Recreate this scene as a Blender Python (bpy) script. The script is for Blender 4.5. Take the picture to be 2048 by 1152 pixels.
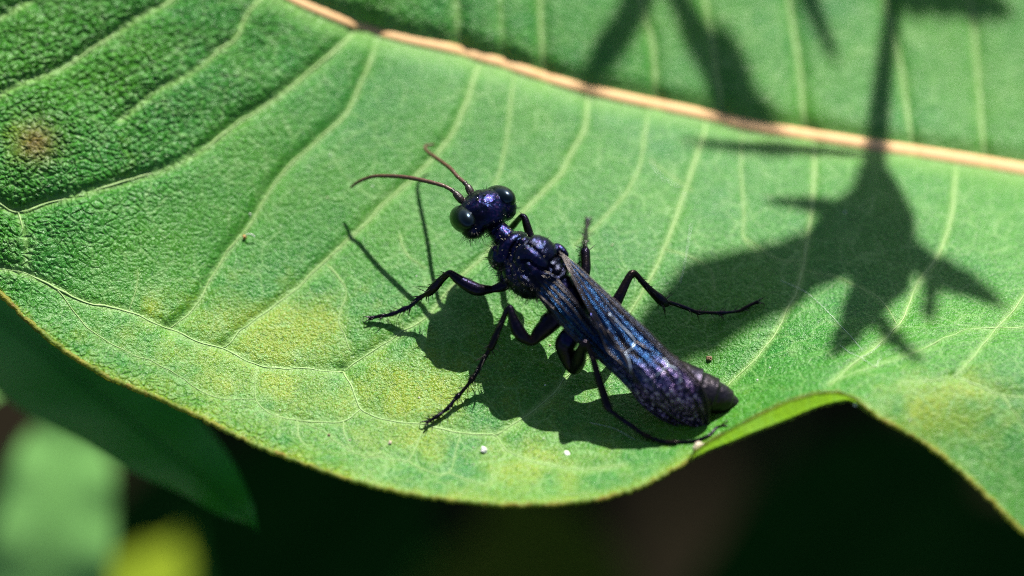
import bpy, math, random
import numpy as np
random.seed(7); rng = np.random.default_rng(7)
for o in list(bpy.data.objects): bpy.data.objects.remove(o)
SC = bpy.context.scene
MM = 0.001                                   # everything below is laid out in millimetres

# ------------------------------------------------------------------ camera, sky, sun, exposure
ELEV = math.radians(60.0); DIST = 251.0; PXMM = 34.0      # view from 60 deg above the leaf, 34 photo px per mm
CAM = np.array([0.0, -DIST*math.cos(ELEV), DIST*math.sin(ELEV)])
FW = np.array([0.0, math.cos(ELEV), -math.sin(ELEV)]); UP = np.array([0.0, math.sin(ELEV), math.cos(ELEV)])
def W(px, py, h):
    """photo pixel + height above the leaf plane (mm) -> point (mm)"""
    px, py, h = np.broadcast_arrays(np.asarray(px, float), np.asarray(py, float), np.asarray(h, float))
    d = FW*DIST + ((px-1024)/PXMM)[..., None]*np.array([1., 0, 0]) + ((576-py)/PXMM)[..., None]*UP
    return CAM + d*((h-CAM[2])/d[..., 2])[..., None]
cam = bpy.data.cameras.new('camera'); camo = bpy.data.objects.new('camera', cam)
SC.collection.objects.link(camo); SC.camera = camo
camo.location = CAM*MM; camo.rotation_euler = (math.pi/2-ELEV, 0, 0)
cam.lens = 150; cam.sensor_width = 36; cam.clip_start = 0.005; cam.clip_end = 500
cam.dof.use_dof = True; cam.dof.aperture_fstop = 12.0
cam.dof.focus_distance = float(np.dot(W(1050, 540, 2.9)-CAM, FW))*MM
SUN = np.array([0.285, 1.07, 1.0]); SUN /= np.linalg.norm(SUN)
wd = bpy.data.worlds.new('World'); SC.world = wd; wd.use_nodes = True
wn = wd.node_tree.nodes; wn.clear()
sky = wn.new('ShaderNodeTexSky'); sky.sky_type = 'NISHITA'; sky.sun_disc = False
sky.sun_elevation = math.asin(SUN[2]); sky.sun_rotation = math.atan2(SUN[0], SUN[1])
bg = wn.new('ShaderNodeBackground'); bg.inputs[1].default_value = 0.05
wo = wn.new('ShaderNodeOutputWorld')
wd.node_tree.links.new(sky.outputs[0], bg.inputs[0]); wd.node_tree.links.new(bg.outputs[0], wo.inputs[0])
sl = bpy.data.lights.new('sun', 'SUN'); sl.energy = 5.0; sl.angle = math.radians(0.5); sl.color = (1.0, 0.95, 0.86)
so = bpy.data.objects.new('sun', sl); SC.collection.objects.link(so)
from mathutils import Vector
so.rotation_euler = Vector((-SUN[0], -SUN[1], -SUN[2])).to_track_quat('-Z', 'Y').to_euler(); so.location = SUN*0.5
SC.view_settings.view_transform = 'Standard'; SC.view_settings.look = 'None'
SC.view_settings.gamma = 1.0; SC.view_settings.use_curve_mapping = False
SC.view_settings.exposure = 1.12
SC.cycles.filter_width = 1.0; SC.cycles.use_denoising = False; SC.cycles.max_bounces = 8; SC.cycles.transparent_max_bounces = 8

# ------------------------------------------------------------------ helpers
def nrm(v): v = np.asarray(v, float); return v/np.linalg.norm(v)
def empty(name, loc, **props):
    o = bpy.data.objects.new(name, None); SC.collection.objects.link(o)
    o.location = np.asarray(loc)*MM; o.empty_display_size = 0.002
    for k, v in props.items(): o[k] = v
    return o
def faces_np(me, faces):
    pass
def mk(name, V, F, mat, parent=None, smooth=True, attrs=None, **props):
    """one mesh object; V in mm (world), F list of polygons or (n,4)/(n,3) int array"""
    V = np.asarray(V, float)
    o0 = np.array(parent.matrix_world.translation)/MM if parent else None
    if parent is not None:
        p = parent; o0 = np.zeros(3)
        while p is not None: o0 = o0 + np.array(p.location)/MM; p = p.parent
        loc = np.zeros(3)
    else: loc = np.array([V[:, 0].mean(), V[:, 1].mean(), V[:, 2].min()]); o0 = loc
    me = bpy.data.meshes.new(name)
    L = ((V-o0)*MM).astype(np.float32)
    if isinstance(F, np.ndarray):
        k = F.shape[1]; me.vertices.add(len(L)); me.vertices.foreach_set('co', L.ravel())
        me.loops.add(F.size); me.loops.foreach_set('vertex_index', F.ravel().astype(np.int32))
        me.polygons.add(len(F)); me.polygons.foreach_set('loop_start', np.arange(0, F.size, k, dtype=np.int32))
        me.update(calc_edges=True); me.validate()
    else:
        me.from_pydata(L.tolist(), [], [list(map(int, f)) for f in F]); me.update()
    if smooth: me.polygons.foreach_set('use_smooth', np.ones(len(me.polygons), bool))
    a = me.attributes.new('mm', 'FLOAT_VECTOR', 'POINT'); a.data.foreach_set('vector', V.astype(np.float32).ravel())
    for k, v in (attrs or {}).items():
        a = me.attributes.new(k, 'FLOAT', 'POINT'); a.data.foreach_set('value', np.asarray(v, np.float32))
    me.materials.append(mat)
    o = bpy.data.objects.new(name, me); SC.collection.objects.link(o)
    if parent is not None: o.parent = parent
    else: o.location = loc*MM
    for k, v in props.items(): o[k] = v
    return o
def spline(P, n):
    """Catmull-Rom through rows of P (any dimension), n samples"""
    P = np.asarray(P, float)
    d = np.linalg.norm(np.diff(P[:, :2], axis=0), axis=1)**0.5+1e-9; t = np.concatenate([[0], np.cumsum(d)])
    m = np.zeros_like(P)
    m[1:-1] = (P[2:]-P[:-2])/(t[2:]-t[:-2])[:, None]; m[0] = (P[1]-P[0])/(t[1]-t[0]); m[-1] = (P[-1]-P[-2])/(t[-1]-t[-2])
    x = np.linspace(0, t[-1], n); i = np.clip(np.searchsorted(t, x, side='right')-1, 0, len(P)-2)
    hh = (t[i+1]-t[i])[:, None]; u = ((x-t[i])[:, None])/hh
    return (2*u**3-3*u**2+1)*P[i]+(u**3-2*u**2+u)*hh*m[i]+(-2*u**3+3*u**2)*P[i+1]+(u**3-u**2)*hh*m[i+1]
def tube(P, R, seg=8, ref=None, R2=None, cap=True):
    """tapered tube; with ref: cross-section width (R) lies across ref, thickness (R2) along it"""
    P = np.asarray(P, float); n = len(P); R = np.broadcast_to(np.asarray(R, float), (n,)); R2 = R if R2 is None else np.broadcast_to(np.asarray(R2, float), (n,))
    T = np.gradient(P, axis=0); T /= np.linalg.norm(T, axis=1)[:, None]+1e-12
    A = np.zeros((n, 3)); B = np.zeros((n, 3))
    if ref is None:
        a = np.cross(T[0], [0, 0, 1.]);
        if np.linalg.norm(a) < .1: a = np.cross(T[0], [1., 0, 0])
    for i in range(n):
        if ref is not None: a = np.cross(T[i], ref)
        else: a = a-T[i]*np.dot(a, T[i])
        a = nrm(a); A[i] = a; B[i] = np.cross(a, T[i])
    th = np.arange(seg)*2*math.pi/seg
    V = (P[:, None]+A[:, None]*(np.cos(th)[None, :, None]*R[:, None, None])+B[:, None]*(np.sin(th)[None, :, None]*R2[:, None, None])).reshape(-1, 3)
    i, j = np.meshgrid(np.arange(n-1), np.arange(seg), indexing='ij'); j2 = (j+1) % seg
    F = np.stack([i*seg+j, i*seg+j2, (i+1)*seg+j2, (i+1)*seg+j], -1).reshape(-1, 4).tolist()
    if cap: F.append(list(range(seg))[::-1]); F.append([(n-1)*seg+k for k in range(seg)])
    return V, F
def join(parts):
    Vs, Fs, o = [], [], 0
    for V, F in parts:
        Vs.append(np.asarray(V)); Fs += [[int(k)+o for k in f] for f in F]; o += len(V)
    return np.concatenate(Vs), Fs
def ellipsoid(c, axes, nu=32, nv=20):
    """axes: 3x3 rows = semi-axis vectors"""
    u = np.arange(nu)*2*math.pi/nu; v = np.linspace(0, math.pi, nv+1)[1:-1]
    uu, vv = np.meshgrid(u, v)
    D = np.stack([np.sin(vv)*np.cos(uu), np.sin(vv)*np.sin(uu), np.cos(vv)], -1).reshape(-1, 3)
    D = np.vstack([D, [0, 0, 1], [0, 0, -1]])
    n = nv-1; F = []
    for i in range(n-1):
        for j in range(nu): F.append([i*nu+j, (i+1)*nu+j, (i+1)*nu+(j+1) % nu, i*nu+(j+1) % nu])
    for j in range(nu): F.append([n*nu, j, (j+1) % nu]); F.append([n*nu+1, (n-1)*nu+(j+1) % nu, (n-1)*nu+j])
    return np.asarray(c)+D@np.asarray(axes, float), F

# ------------------------------------------------------------------ materials
class N:
    def __init__(s, name):
        s.m = bpy.data.materials.new(name); s.m.use_nodes = True; s.t = s.m.node_tree; s.t.nodes.clear()
        s.out = s.t.nodes.new('ShaderNodeOutputMaterial')
    def n(s, typ, **kw):
        x = s.t.nodes.new('ShaderNode'+typ)
        for k, v in kw.items():
            if k in x.inputs.keys() if isinstance(k, str) and not hasattr(x, k) else False: s.set(x, k, v)
            else: setattr(x, k, v)
        return x
    def set(s, node, key, v):
        i = node.inputs[key]
        if hasattr(v, 'is_linked') or hasattr(v, 'links'): s.t.links.new(v, i)
        else: i.default_value = v
    def attr(s, name, vec=False):
        a = s.n('Attribute'); a.attribute_name = name; return a.outputs['Vector' if vec else 'Fac']
    def noise(s, vec, scale, detail=2.0, rough=0.5, col=False):
        x = s.n('TexNoise'); s.set(x, 'Vector', vec); s.set(x, 'Scale', scale); s.set(x, 'Detail', detail); s.set(x, 'Roughness', rough)
        return x.outputs['Color' if col else 'Fac']
    def voro(s, vec, scale, feature='DISTANCE_TO_EDGE', out='Distance', rnd=1.0):
        x = s.n('TexVoronoi'); x.feature = feature; s.set(x, 'Vector', vec); s.set(x, 'Scale', scale); s.set(x, 'Randomness', rnd)
        return x.outputs[out]
    def ramp(s, fac, stops):
        x = s.n('ValToRGB'); s.set(x, 'Fac', fac); e = x.color_ramp.elements
        while len(e) < len(stops): e.new(0.5)
        for k, (p, c) in enumerate(stops): e[k].position = p; e[k].color = (*c, 1) if not np.isscalar(c) else (c, c, c, 1)
        return x.outputs['Color']
    def mix(s, fac, a, b, mode='MIX'):
        x = s.n('Mix'); x.data_type = 'RGBA'; x.blend_type = mode
        s.set(x, 0, fac)
        for k, v in ((6, a), (7, b)): s.set(x, k, (*v, 1) if isinstance(v, tuple) and len(v) == 3 else v)
        return x.outputs[2]
    def math(s, op, a, b=0.0, clamp=False):
        x = s.n('Math'); x.operation = op; x.use_clamp = clamp; s.set(x, 0, a); s.set(x, 1, b); return x.outputs[0]
    def vadd(s, a, b, scale=1.0):
        k = s.n('VectorMath'); k.operation = 'MULTIPLY_ADD'; s.set(k, 0, b); s.set(k, 1, (scale,)*3); s.set(k, 2, a); return k.outputs[0]
    def vmul(s, a, v):
        k = s.n('VectorMath'); k.operation = 'MULTIPLY'; s.set(k, 0, a); s.set(k, 1, v); return k.outputs[0]
    def bump(s, h, dist, strength=1.0, nrm=None):
        b = s.n('Bump'); s.set(b, 'Height', h); s.set(b, 'Distance', dist*MM); s.set(b, 'Strength', strength)
        if nrm is not None: s.set(b, 'Normal', nrm)
        return b.outputs[0]
    def bsdf(s, **kw):
        b = s.n('BsdfPrincipled')
        for k, v in kw.items():
            k = k.replace('_', ' '); s.set(b, k, (*v, 1) if isinstance(v, tuple) and len(v) == 3 and 'Color' in k or isinstance(v, tuple) and 'Tint' in k and len(v) == 3 else v)
        return b
    def done(s, sh): s.t.links.new(sh, s.out.inputs[0]); return s.m
    def translucent(s, b, col, nrm, fac):
        t = s.n('BsdfTranslucent'); s.set(t, 'Color', col)
        if nrm is not None: s.set(t, 'Normal', nrm)
        m = s.n('MixShader'); s.set(m, 0, fac); s.t.links.new(b.outputs[0], m.inputs[1]); s.t.links.new(t.outputs[0], m.inputs[2])
        return m.outputs[0]

def mat_blade(tfac=.24):
    k = N('leaf_blade'); mm = k.attr('mm', True)
    big = k.noise(mm, 0.12, 3); med = k.noise(mm, 0.7, 4, .6); fine = k.noise(mm, 3.0, 3, .65); grain = k.noise(mm, 6.0, 2, .7)
    c = k.mix(k.ramp(big, [(.35, 0.), (.65, 1.)]), (.012, .155, .018), (.044, .205, .006))
    c = k.mix(k.math('MULTIPLY', k.ramp(med, [(.4, 0.), (.62, 1.)]), .5), c, (.040, .195, .016))
    ym = k.math('ADD', k.math('MULTIPLY', k.attr('yel'), 1.0), k.math('MULTIPLY', k.math('SUBTRACT', k.noise(mm, 1.1, 4, .65), .5), .75))
    c = k.mix(k.math('MULTIPLY', k.ramp(ym, [(.16, 0.), (.42, .45), (.85, 1.)]), .82), c, (.23, .31, .010))
    c = k.mix(k.math('MULTIPLY', k.ramp(grain, [(.53, 0.), (.68, 1.)]), .66), c, (.14, .39, .10))
    c = k.mix(k.math('MULTIPLY', k.ramp(grain, [(.33, 1.), (.46, 0.)]), .58), c, (.008, .095, .014))
    c = k.mix(k.math('MULTIPLY', k.ramp(fine, [(.34, 1.), (.48, 0.)]), .28), c, (.010, .10, .016))
    # fine reticulate venation, paler lines
    wv = k.vadd(mm, k.noise(mm, 0.8, 2, .5, True), 0.8)
    e1 = k.voro(k.vmul(wv, (1, 1, .3)), 0.62); e2 = k.voro(k.vmul(wv, (1, 1, .3)), 1.9)
    l1 = k.ramp(e1, [(0., 1.), (.03, .6), (.06, 0.)]); l2 = k.ramp(e2, [(0., 1.), (.05, .5), (.13, 0.)])
    rug = k.attr('rug'); patch = k.ramp(k.noise(mm, .5, 2), [(.4, .25), (.62, 1.)])
    c = k.mix(k.math('MULTIPLY', k.math('MULTIPLY', l1, .52), patch), c, (.20, .38, .12))
    c = k.mix(k.math('MULTIPLY', k.math('MULTIPLY', l2, .30), patch), c, (.12, .33, .075))
    c = k.mix(k.math('MULTIPLY', k.attr('vein'), .72), c, (.22, .39, .11))
    c = k.mix(k.math('MULTIPLY', k.attr('spot'), .8), c, (.17, .10, .03))
    h = k.math('ADD', k.math('MULTIPLY', fine, .55), k.math('MULTIPLY', grain, .50))
    h2 = k.math('ADD', h, k.math('MULTIPLY', k.ramp(e2, [(0., 0.), (.2, 1.)]), k.math('ADD', k.math('MULTIPLY', rug, .8), .10)))
    b0 = k.bump(h2, .115, 1.0)
    rg = k.math('ADD', .30, k.math('MULTIPLY', med, .16))
    p = k.bsdf(Base_Color=c, Roughness=rg, Normal=b0); k.set(p, 'Specular IOR Level', .30)
    tc = k.mix(.6, c, (.20, .42, .02), 'MIX')
    return k.done(k.translucent(p, tc, b0, tfac))
def mat_vein(name, c1, c2, rough=.5):
    k = N(name); mm = k.attr('mm', True)
    c = k.mix(k.noise(mm, 2.5, 3), c1, c2); g = k.noise(mm, 9, 2)
    p = k.bsdf(Base_Color=c, Roughness=rough, Normal=k.bump(g, .05, .6)); k.set(p, 'Specular IOR Level', .3)
    return k.done(k.translucent(p, c, None, .2))
def mat_rim():
    k = N('leaf_margin'); mm = k.attr('mm', True)
    c = k.mix(k.ramp(k.noise(mm, .7, 3), [(.4, 0.), (.65, 1.)]), (.12, .20, .02), (.26, .25, .03))
    c = k.mix(k.math('MULTIPLY', k.ramp(k.noise(mm, 1.3, 2), [(.62, 0.), (.72, 1.)]), .6), c, (.20, .09, .02))
    p = k.bsdf(Base_Color=c, Roughness=.55, Normal=k.bump(k.noise(mm, 7, 2), .10, .9)); k.set(p, 'Specular IOR Level', .3)
    return k.done(k.translucent(p, (.30, .38, .02, 1), None, .4))
def mat_cuticle(name, bright=1.0, rough=.26, warm=0.0, grain=6.0, bdist=.035, black=.5):
    k = N(name); mm = k.attr('mm', True); s = bright
    a = k.noise(mm, grain, 2, .7); b = k.noise(mm, .7, 3, .6)
    ir = k.ramp(k.math('ADD', k.math('MULTIPLY', a, .75), k.math('MULTIPLY', b, .25)),
                [(.36, (.004*s, .05*s, .09*s)), (.45, (.005*s, .022*s, .12*s)), (.54, (.014*s, .022*s, .14*s)), (.63, (.10*s, .05*s, .19*s))])
    c = k.mix(k.ramp(b, [(.36, black), (.62, max(black-.55, 0))]), ir, (.006+.02*warm, .006+.011*warm, .008+.004*warm))
    ab = k.attr('abd'); c = k.mix(ab, c, k.mix(a, (.022, .019, .022), (.070, .058, .064)))
    rough = k.math('ADD', rough-.06, k.math('MULTIPLY', ab, .12))
    nb = k.bump(a, bdist, 1.0)
    p = k.bsdf(Base_Color=c, Metallic=.9, Roughness=k.math('ADD', rough, k.math('MULTIPLY', b, .14)), Normal=nb)
    return k.done(p.outputs[0])
def mat_plain(name, c1, c2, rough, scale=3., bd=.03, metal=0., spec=.5, coat=0.):
    k = N(name); mm = k.attr('mm', True)
    c = k.mix(k.noise(mm, scale, 3), c1, c2)
    p = k.bsdf(Base_Color=c, Roughness=rough, Metallic=metal, Normal=k.bump(k.noise(mm, scale*3, 2), bd, .6))
    k.set(p, 'Specular IOR Level', spec); k.set(p, 'Coat Weight', coat)
    if 'eye' in name: k.set(p, 'Specular Tint', (.42, .66, 1.0, 1))
    return k.done(p.outputs[0])
def mat_wing():
    k = N('wing_membrane'); mm = k.attr('mm', True); s = k.attr('span'); t = k.attr('chord')
    cx = k.n('CombineXYZ'); k.set(cx, 0, k.math('MULTIPLY', s, 5.0)); k.set(cx, 1, k.math('MULTIPLY', t, 9.0))
    st = k.noise(cx.outputs[0], 1.0, 3, .6); a = k.noise(mm, 5.0, 3, .7); b = k.noise(mm, .6, 2)
    soot = k.mix(a, (.008, .007, .009), (.024, .021, .025))
    blue = k.ramp(a, [(.34, (.004, .022, .06)), (.48, (.006, .035, .14)), (.58, (.02, .11, .26)), (.68, (.09, .13, .36))])
    vio = k.ramp(a, [(.40, (.008, .010, .035)), (.50, (.030, .018, .10)), (.58, (.42, .20, .58)), (.66, (.95, .78, 1.0))])  # violet of the tip, with its glints painted in as near-white speckles
    c = k.mix(k.ramp(k.math('ADD', s, k.math('MULTIPLY', k.math('SUBTRACT', b, .5), .4)), [(.55, 0.), (.74, 1.)]), blue, vio)
    c = k.mix(k.ramp(k.math('ADD', st, k.math('MULTIPLY', k.math('SUBTRACT', a, .5), .3)), [(.40, 1.), (.52, .10)]), c, soot)
    c = k.mix(k.ramp(t, [(.80, 0.), (.90, .85)]), c, soot)
    h = k.math('ADD', a, k.math('MULTIPLY', st, .6)); nb = k.bump(h, .12, 1.0)
    p = k.bsdf(Base_Color=c, Metallic=.8, Roughness=k.ramp(s, [(.5, .29), (.75, .44)]), Normal=nb)
    tr = k.n('BsdfTransparent'); k.set(tr, 'Color', (.25, .28, .4, 1))
    m = k.n('MixShader'); k.set(m, 0, .12); k.t.links.new(p.outputs[0], m.inputs[1]); k.t.links.new(tr.outputs[0], m.inputs[2])
    return k.done(m.outputs[0])
def mat_bgleaf(name, c1, c2, tr, fac=.3, rough=.75, spec=.03):
    k = N(name); mm = k.attr('mm', True)
    c = k.mix(k.noise(mm, .15, 4), c1, c2)
    p = k.bsdf(Base_Color=c, Roughness=rough, Normal=k.bump(k.noise(mm, 1.5, 3), .15, .6)); k.set(p, 'Specular IOR Level', spec)
    return k.done(k.translucent(p, (*tr, 1), None, fac))
M = dict(
    blade=mat_blade(), lip=mat_blade(.62), rim=mat_rim(),
    vein=mat_vein('leaf_vein', (.22, .40, .12), (.36, .50, .20)),
    midrib=mat_vein('leaf_midrib', (.70, .40, .19), (.70, .47, .22), .6),
    body=mat_cuticle('wasp_cuticle', .62, .25, 0., 6.5, .036, .90),
    abdomen=mat_cuticle('wasp_abdomen', .5, .34, 1.5, 6., .05, .9),
    leg=mat_cuticle('wasp_leg', .25, .27, .6, 6., .03, .95),
    antenna=mat_plain('antenna_cuticle', (.095, .046, .022), (.045, .022, .013), .42, 4., .02),
    scape=mat_plain('scape_cuticle', (.012, .008, .008), (.02, .012, .01), .35, 6., .04),
    eye=mat_plain('compound_eye', (.002, .004, .002), (.0015, .003, .004), .25, .6, .0, 0., .5),
    ocellus=mat_plain('ocellus_lens', (.004, .004, .004), (.006, .006, .006), .08, 1., .0, 0., .7),
    hair=mat_plain('wasp_hair', (.006, .005, .004), (.012, .009, .007), .35, 2., .0),
    pollen=mat_plain('pollen_grain', (.75, .66, .45), (.8, .75, .6), .4, 2., .0),
    wing=mat_wing(),
    wvein=mat_plain('wing_vein', (.030, .024, .024), (.060, .048, .046), .32, 4., .02, .4),
    wglint=mat_plain('wing_vein_highlight', (.5, .62, .8), (.6, .68, .8), .3, 4., .02, .5),  # bright highlights on the dark wing veins, put in as pale colour
    tan=mat_plain('pale_debris', (.62, .56, .45), (.34, .26, .17), .6, 6., .08),
    white=mat_plain('white_debris', (.8, .8, .76), (.62, .62, .56), .5, 6., .08),
    brown=mat_plain('brown_debris', (.16, .10, .05), (.30, .20, .11), .6, 6., .08),
    orange=mat_plain('orange_debris', (.62, .28, .07), (.5, .2, .05), .5, 6., .05),
    silk=mat_plain('silk', (.72, .76, .78), (.8, .8, .8), .3, 2., .0),
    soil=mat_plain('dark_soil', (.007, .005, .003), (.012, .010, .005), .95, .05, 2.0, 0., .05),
)

# ------------------------------------------------------------------ ground far below the leaf
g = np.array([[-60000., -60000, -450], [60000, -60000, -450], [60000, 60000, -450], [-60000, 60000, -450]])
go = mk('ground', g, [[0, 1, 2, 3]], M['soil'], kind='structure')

# ------------------------------------------------------------------ the big leaf
HC = [(740,645,0),(855,855,.0),(600,560,.2),(900,700,0),(1060,640,0),(1175,450,0),(1000,300,.3),(1300,560,0),(1525,610,.15),(1250,800,.1),(1400,800,.25),
      (1060,1011,1.6),(900,1000,1.1),(700,960,.7),(500,885,.4),(300,790,1.0),(100,680,1.9),(0,588,2.4),(1200,998,1.7),(1300,960,1.8),(1418,903,2.0),(1519,860,2.7),(1632,815,3.4),(1690,801,3.6),
      (1130,920,.5),(950,900,.15),(800,900,.1),
      (1500,760,.9),(1600,720,1.5),(1780,780,3.6),(1900,760,3.2),(2048,740,2.8),(1850,890,3.0),(1950,970,2.4),(2048,1065,1.6),(2048,900,2.5),(1950,850,2.9),
      (1700,620,.8),(1900,600,.9),(1800,420,-.6),(2048,500,-.3),
      (0,0,6.3),(0,200,5.2),(0,400,4.0),(200,400,3.2),(300,150,4.4),(500,300,2.3),(560,50,3.9),(700,200,1.9),(300,600,1.3),(850,60,2.0),(900,250,.9),
      (1100,60,1.0),(1300,0,.2),(1400,230,-1.0),(1650,100,-1.6),(1750,292,-1.6),(2048,340,-2.2),(2048,0,-2.0),
      (-700,-300,9),(-300,300,5.4),(-300,-100,8.4),(300,-950,6),(1000,-1000,4),(600,-400,6.5),(1400,-500,1.5),(1800,-900,2),(2400,-500,0),(2400,300,-3),(3080,490,-4),(2600,1150,-2),(2300,1180,0),(2400,700,-2),(2800,700,-4)]
HC = np.array(HC, float)
def _k(r2): return r2*np.log(r2+1e-9)
_c = HC[:, :2]/1000.0; _r2 = ((_c[:, None]-_c[None])**2).sum(-1); n_ = len(HC)
_A = np.zeros((n_+3, n_+3)); _A[:n_, :n_] = _k(_r2)+np.eye(n_)*-2e-3; _A[:n_, n_] = 1; _A[:n_, n_+1:] = _c; _A[n_:, :n_] = _A[:n_, n_:].T
_w = np.linalg.solve(_A, np.concatenate([HC[:, 2], np.zeros(3)]))
def h_base(px, py):
    x = np.asarray(px, float)/1000; y = np.asarray(py, float)/1000; r = _w[n_]+_w[n_+1]*x+_w[n_+2]*y
    for k in range(n_): r = r+_w[k]*_k((x-_c[k, 0])**2+(y-_c[k, 1])**2)
    return r
CREST = np.array([(1375,924),(1392,900),(1418,883),(1463,858),(1519,829),(1576,802),(1632,786),(1677,784),(1711,797),(1740,822)], float)
MARG = spline([(-700,-300),(-500,60),(-300,300),(-150,465),(0,588),(100,680),(200,745),(300,790),(400,835),(500,885),(600,925),(700,960),(800,985),(900,1000),(1000,1010),(1060,1011),(1120,1008),(1200,998),(1280,974),(1350,938),(1406,906),(1463,883),(1519,860),(1576,838),(1632,815),(1688,801),(1711,806),(1745,829),(1800,858),(1850,888),(1900,925),(1950,970),(2000,1020),(2048,1065),(2150,1130),(2300,1180),(2600,1120),(2850,930),(3000,700),(3080,500)], 900)
TOPM = spline([(-700,-305),(-500,-600),(-200,-800),(300,-950),(1000,-1000),(1800,-900),(2400,-600),(2800,-150),(3080,480)], 300)
def marg(px): return np.interp(px, MARG[:, 0], MARG[:, 1])
MID = [(-700,-303),(-500,-320),(0,-235),(300,-125),(540,-25),(600,5),(700,45),(800,75),(900,97),(1000,125),(1100,158),(1200,185),(1300,207),(1400,228),(1500,252),(1600,268),(1750,292),(1900,315),(2048,340),(2400,400),(3080,490)]
# traced lateral veins: (groove depth mm, half width mm, points)
VE = [
 (.30,.085,[(57,3),(0,36),(-120,110),(-220,230)]),
 (.34,.10,[(420,-75),(338,3),(292,26),(229,68),(172,104),(115,141),(42,167),(0,190),(-80,240)]),
 (.26,.08,[(545,-25),(500,21),(469,78),(437,101),(406,130),(365,156),(312,182),(281,208),(240,240)]),
 (.36,.10,[(735,52),(713,62),(672,99),(615,146),(542,203),(469,250),(417,292),(338,336),(260,359),(156,391),(83,409),(36,424),(-20,400),(-90,370)]),
 (.10,.06,[(36,424),(52,484),(51,548)]),
 (.30,.075,[(757,62),(747,104),(724,161),(693,224),(651,266),(578,333),(536,385),(500,448),(458,500),(419,562),(390,613),(340,658)]),
 (.20,.095,[(962,120),(950,150),(932,205),(907,262),(875,305),(844,339),(810,372),(776,399),(730,447),(680,495),(646,526),(573,594),(555,607),(492,653),(447,695)]),
 (.20,.095,[(1176,180),(1172,240),(1165,268),(1142,306),(1123,345),(1101,369),(1052,418),(1010,465),(970,510),(926,550),(897,582),(860,626),(824,651),(760,694),(700,731),(685,742)]),
 (.14,.085,[(1412,232),(1410,262),(1384,338),(1353,432),(1327,500),(1280,594),(1215,680),(1145,742),(1101,793),(1050,834),(992,873)]),
 (.08,.055,[(1296,208),(1293,245),(1280,328),(1254,385),(1202,443),(1150,490)]),
 (.08,.055,[(1030,140),(1020,220),(1013,276),(1000,342),(975,400)]),
 (.06,.05,[(1484,252),(1482,340),(1489,430),(1488,475),(1520,510)]),
 (.20,.09,[(1630,275),(1629,330),(1624,417),(1608,521),(1593,589),(1584,602),(1547,670),(1500,730),(1474,754),(1440,785)]),
 (.16,.085,[(1912,318),(1910,360),(1900,443),(1874,516),(1832,573),(1798,649),(1714,722),(1660,768)]),
 (.14,.08,[(2140,358),(2120,470),(2048,592),(1986,665),(1935,725),(1908,754)]),
 (.06,.05,[(2048,655),(1934,660),(1850,696),(1760,728),(1672,759)]),
 (.08,.06,[(1908,754),(1960,772),(2007,790),(2048,793),(2120,790)]), (.05,.05,[(2007,790),(2020,815),(2033,832),(2060,870)]), (.05,.05,[(1908,754),(1880,758),(1800,765)]),
 (.34,.085,[(928,103),(918,80),(915,40),(912,0),(905,-80),(880,-250)]), (.24,.06,[(1010,127),(1005,90),(1003,50),(1000,0),(1000,-60)]),
 (.36,.085,[(1088,152),(1085,100),(1082,50),(1080,0),(1075,-90),(1050,-260)]),
 (.30,.08,[(1315,206),(1311,187),(1306,94),(1285,16),(1270,-60),(1250,-200)]), (.30,.08,[(1446,236),(1442,208),(1426,94),(1410,0),(1390,-120)]),
 (.32,.08,[(1610,268),(1608,240),(1598,130),(1577,0),(1560,-120)]), (.30,.08,[(1826,300),(1822,276),(1801,130),(1775,26),(1750,-100)]),
 (.24,.08,[(1972,326),(1968,307),(1957,172),(1947,52),(1930,-80)]),
 (.12,.085,[(-90,520),(0,537),(51,548),(113,576),(170,605),(255,622),(340,658),(396,684),(453,698),(515,729),(611,738),(685,742)]),
 (.06,.07,[(685,742),(707,777),(722,817),(775,840),(853,850),(919,865),(970,870),(992,873),(1013,900),(1060,921),(1110,932),(1170,940),(1250,930)]),
 (.05,.055,[(722,817),(688,842),(640,845),(594,840),(538,825),(509,794),(515,732)]),
 (.04,.04,[(845,862),(818,920),(800,921),(770,917),(707,905),(670,880),(656,868),(594,840)]), (.04,.04,[(818,920),(850,940),(897,945),(918,880),(919,866)]), (.04,.04,[(897,945),(950,965),(985,962),(1010,905)]),
 (.04,.045,[(255,622),(272,585),(276,545)]), (.04,.05,[(656,528),(690,579),(679,641),(700,700)]), (.03,.04,[(800,470),(815,510),(850,535)]),
 (.03,.04,[(1327,500),(1375,510),(1420,540),(1428,580)]), (.03,.04,[(1490,475),(1560,520),(1608,521)]), (.03,.04,[(1798,649),(1760,600),(1690,560),(1608,540)]), (.03,.04,[(1384,380),(1340,350),(1300,320)]),
 (.03,.04,[(688,842),(690,870),(707,905)]), (.03,.04,[(594,840),(600,880),(640,905)]), (.03,.04,[(113,576),(180,660),(260,705),(330,735),(420,790),(509,800)]),
]
VS = [(d, w, spline(p, max(14, 3*len(p)))) for d, w, p in VE]
MIDS = spline(MID, 160)
def seg_dist(px, py, P):
    best = np.full(px.shape, 1e9); side = np.zeros(px.shape)
    lo = P.min(0)-140; hi = P.max(0)+140; ok = (px > lo[0]) & (px < hi[0]) & (py > lo[1]) & (py < hi[1])
    if not ok.any(): return best
    x, y = px[ok], py[ok]; b = np.full(x.shape, 1e9)
    for k in range(len(P)-1):
        d = P[k+1]-P[k]; L2 = d@d+1e-9; t = np.clip(((x-P[k, 0])*d[0]+(y-P[k, 1])*d[1])/L2, 0, 1)
        b = np.minimum(b, (x-P[k, 0]-t*d[0])**2+(y-P[k, 1]-t*d[1])**2)
    best[ok] = np.sqrt(b); return best
def hash2(i, j, s):
    v = np.sin(i*127.1+j*311.7+s*74.7)*43758.5453; return v-np.floor(v)
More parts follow.
